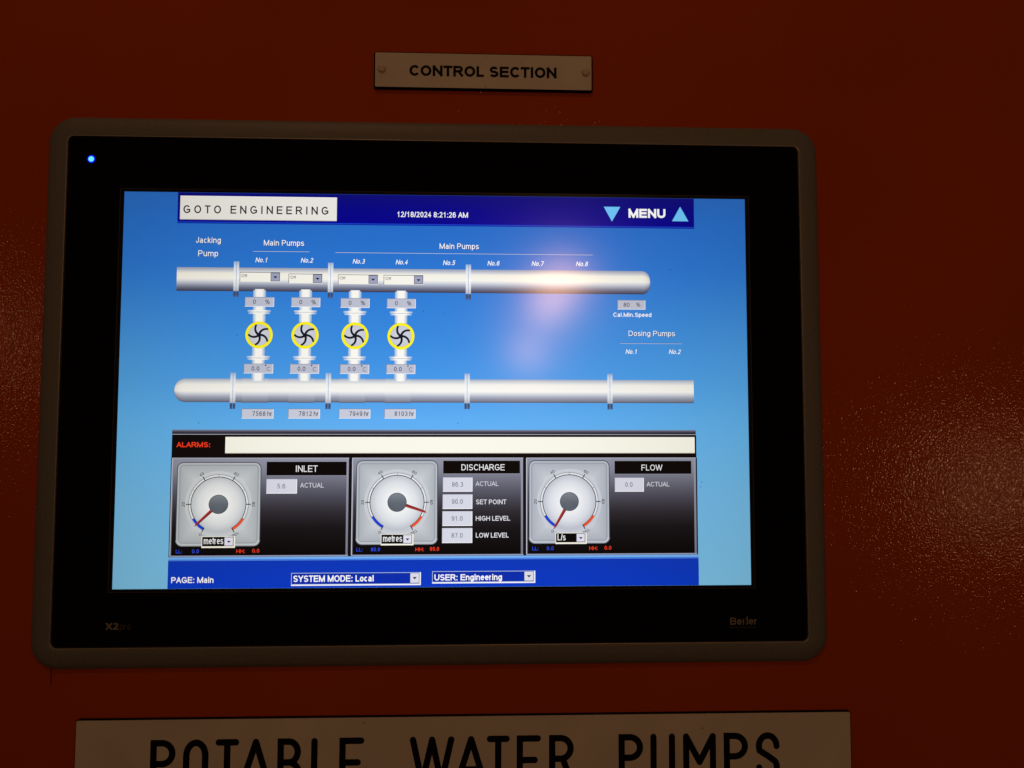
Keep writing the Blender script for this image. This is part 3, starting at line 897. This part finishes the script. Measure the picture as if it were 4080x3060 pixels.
# ------------------------------------------------------------------ engraved plates
def plate(name, label, x0, x1, z0, z1, thick, bevel, tilt=0.0, rad=0.6):
    root = empty(name, label, 'sign', ((x0 + x1) / 2 * MM, WALL * MM, (z0 + z1) / 2 * MM))
    root.rotation_euler = (0, tilt, 0)
    hx, hz = (x1 - x0) / 2, (z1 - z0) / 2
    rings = []
    for o, y in ((bevel, 0), (bevel, -(thick - bevel)), (0.04, -thick + .03)):
        rings.append([(x, y, z) for x, z in rrect(hx + o, hz + o, rad + o, 4)])
    v, f = loft(rings, True)
    link('backing', mesh_from('backing', v, f), MAT_CORE, root)
    rings = [[(x, -thick + .03, z) for x, z in rrect(hx, hz, rad, 4)], [(x, -thick - .02, z) for x, z in rrect(hx - .03, hz - .03, rad, 4)]]
    v, f = loft(rings, True)
    face = link('face', mesh_from('face', v, f), MAT_FACE, root)
    return root, face

def letter_obj(strips, ox, oz, y, parent, rounded=False, w=0):
    vs, fs = [], []
    for k, (L, Rr, closed) in enumerate(strips):
        yy = y - 0.004 * k
        b = len(vs); m = len(L)
        for P in (L, Rr):
            vs += [((ox + p.x) * MM, yy * MM, (oz + p.y) * MM) for p in P]
        for i in range(m if closed else m - 1):
            j = (i + 1) % m
            fs.append((b + i, b + m + i, b + m + j, b + j))
        if rounded and not closed:
            for e, q in ((0, 1), (m - 1, m - 2)):
                c = (L[e] + Rr[e]) / 2
                b2 = len(vs)
                for i in range(16):
                    a = 2 * math.pi * i / 16
                    vs.append(((ox + c.x + w / 2 * math.cos(a)) * MM, (yy - .002) * MM, (oz + c.y + w / 2 * math.sin(a)) * MM))
                fs.append(tuple(range(b2, b2 + 16)))
    return link('letter', mesh_from('letter', vs, fs), MAT_CORE, parent)

def z4(x, t, c): return c + (x - c) * (398.2 + WALL - t) / 402.2      # values measured 4 mm deep, moved to the plate's face
# CONTROL SECTION
T1 = 2.1
x0, x1 = z4(-35.6, T1, 24), z4(82.8, T1, 24)
zt, zb = z4(183.7, T1, -20.5), z4(164.55, T1, -20.5)
cs, face = plate('section_sign', 'small cream plate reading CONTROL SECTION above the touch panel', x0, x1, zb, zt, T1, .75, tilt=math.radians(-0.02))
tx0, tx1, tzb, tzt = z4(-16.9, T1, 24), z4(63.4, T1, 24), z4(170.9, T1, -20.5), z4(177.0, T1, -20.5)
ccx, ccz = (x0 + x1) / 2, (zb + zt) / 2
for ch, strips in text_strips('CONTROL SECTION', tx1 - tx0, tzt - tzb, .235):
    letter_obj(strips, tx0 - ccx, tzb - ccz, -T1 - .03, face)
for rx in (-32.0, 79.6):
    rx = z4(rx, T1, 24) - ccx; rz = z4(174.8, T1, -20.5) - ccz
    rings = []
    for rad_, y in ((2.3, -T1 - .02), (2.3, -T1 - .5), (2.05, -T1 - .85), (1.5, -T1 - 1.02), (.6, -T1 - 1.08)):
        rings.append([(rx + rad_ * math.cos(2 * math.pi * i / 24), y, rz + rad_ * math.sin(2 * math.pi * i / 24)) for i in range(24)])
    v, f = loft(rings, True)
    link('rivet', mesh_from('rivet', v, f, False), MAT_RIVET, cs)
for (mx, mz0, mz1) in ((24.4, zt - ccz - 1.6, zt - ccz - .4), (24.4, zb - ccz + .3, zb - ccz + 1.5)):
    mx -= ccx
    link('scribe_mark', mesh_from('scribe_mark', [((mx + a) * MM, (-T1 - .03) * MM, b * MM) for a, b in ((-.12, mz0), (.12, mz0), (.18, mz1), (-.02, mz1))], [(0, 1, 2, 3)]),
         simple('brown_mark', (0.16, 0.10, 0.05), .6, .2), face)

# POTABLE WATER PUMPS
T2 = 2.2
px0, px1 = z4(-183.5, T2, 24), z4(219.0, T2, 24)
pzt = z4(-170.9, T2, -20.5); pzb = pzt - 45
pw, pface = plate('pump_sign', 'wide cream plate reading POTABLE WATER PUMPS below the touch panel', px0, px1, pzb, pzt, T2, .45, tilt=math.radians(0.10), rad=.9)
pcx, pcz = (px0 + px1) / 2, (pzb + pzt) / 2
LT = [('P', -145.9, -133.1), ('O', -129.3, -116.4), ('T', -113.0, -101.0), ('A', -101.2, -83.8), ('B', -81.5, -68.8), ('L', -64.3, -52.6), ('E', -49.9, -37.1),
      ('W', -13.7, 9.4), ('A', 9.4, 26.8), ('T', 26.2, 38.2), ('E', 41.8, 54.5), ('R', 58.7, 72.0),
      ('P', 95.2, 108.2), ('U', 112.0, 125.1), ('M', 129.3, 146.8), ('P', 150.9, 163.9), ('S', 168.0, 180.8)]
cap_t = z4(-180.9, T2, -20.5); CAPH = 25.0; SW = 3.3
ENG = dict(G)
def E_(ch, strokes): ENG[ch] = (1, strokes)
E_('O', [('loop', arc(.5, .70, .5, .30, 0, 180) + arc(.5, .30, .5, .30, 180, 360))])
E_('P', [('loop', [(0, 0.001), (0, 1), (.45, 1)] + arc(.45, .75, .55, .25, 80, -80) + [(.45, .5), (0, .5), ])])
E_('P', [S_((0, 0), (0, 1), (.45, 1), arc(.45, .76, .55, .24, 80, -80), (.45, .52), (0.0, .52))])
E_('R', [S_((0, 0), (0, 1), (.45, 1), arc(.45, .76, .52, .24, 80, -80), (.45, .52), (0, .52)), S_((.55, .52), (1, 0))])
E_('B', [S_((0, 0), (0, 1), (.45, 1), arc(.45, .76, .48, .24, 80, -80), (.45, .52), (0, .52)), S_((0, 0), (.45, 0), arc(.45, .26, .55, .26, -80, 80), (.45, .52))])
E_('L', [S_((0, 1), (0, 0), (1, 0))])
E_('E', [S_((1, 1), (0, 1), (0, 0), (1, 0)), S_((0, .5), (.83, .5))])
E_('T', [S_((0, 1), (1, 1)), S_((.5, 1), (.5, 0))])
E_('U', [S_((0, 1), (0, .3), arc(.5, .3, .5, .3, 180, 360), (1, 1))])
E_('M', [S_((0, 0), (0, 1), butt0=True), S_((0, 1), (.5, .40)), S_((.5, .40), (1, 1)), S_((1, 1), (1, 0))])
E_('A', [S_((0, 0), (.5, 1)), S_((1, 0), (.5, 1)), S_((.2, .3), (.8, .3))])
E_('W', [S_((0, 1), (.25, 0)), S_((.25, 0), (.5, 1)), S_((.5, 1), (.75, 0)), S_((.75, 0), (1, 1))])
E_('S', [S_(arc(.5, .75, .5, .25, 0, 205), (.5, .52), (.88, .40), arc(.5, .25, .5, .25, 25, -180))])
for ch, a, b in LT:
    a, b = z4(a, T2, 24) - pcx, z4(b, T2, 24) - pcx
    strips = []
    for st in ENG[ch][1]:
        closed = st[0] == 'loop'
        pts = st[1] if closed else st[0]
        q = [(a + SW / 2 + x * (b - a - SW), SW / 2 + y * (CAPH - SW)) for x, y in pts]
        if ch == 'L': q = [(a + SW / 2 + x * (b - a - SW), y_) for (x, _), (_, y_) in zip(pts, q)]
        L, Rr = ribbon(q, SW, True, True, closed)
        strips.append((L, Rr, closed))
    letter_obj(strips, 0, cap_t - CAPH - pcz, -T2 - .03, pface, True, SW)
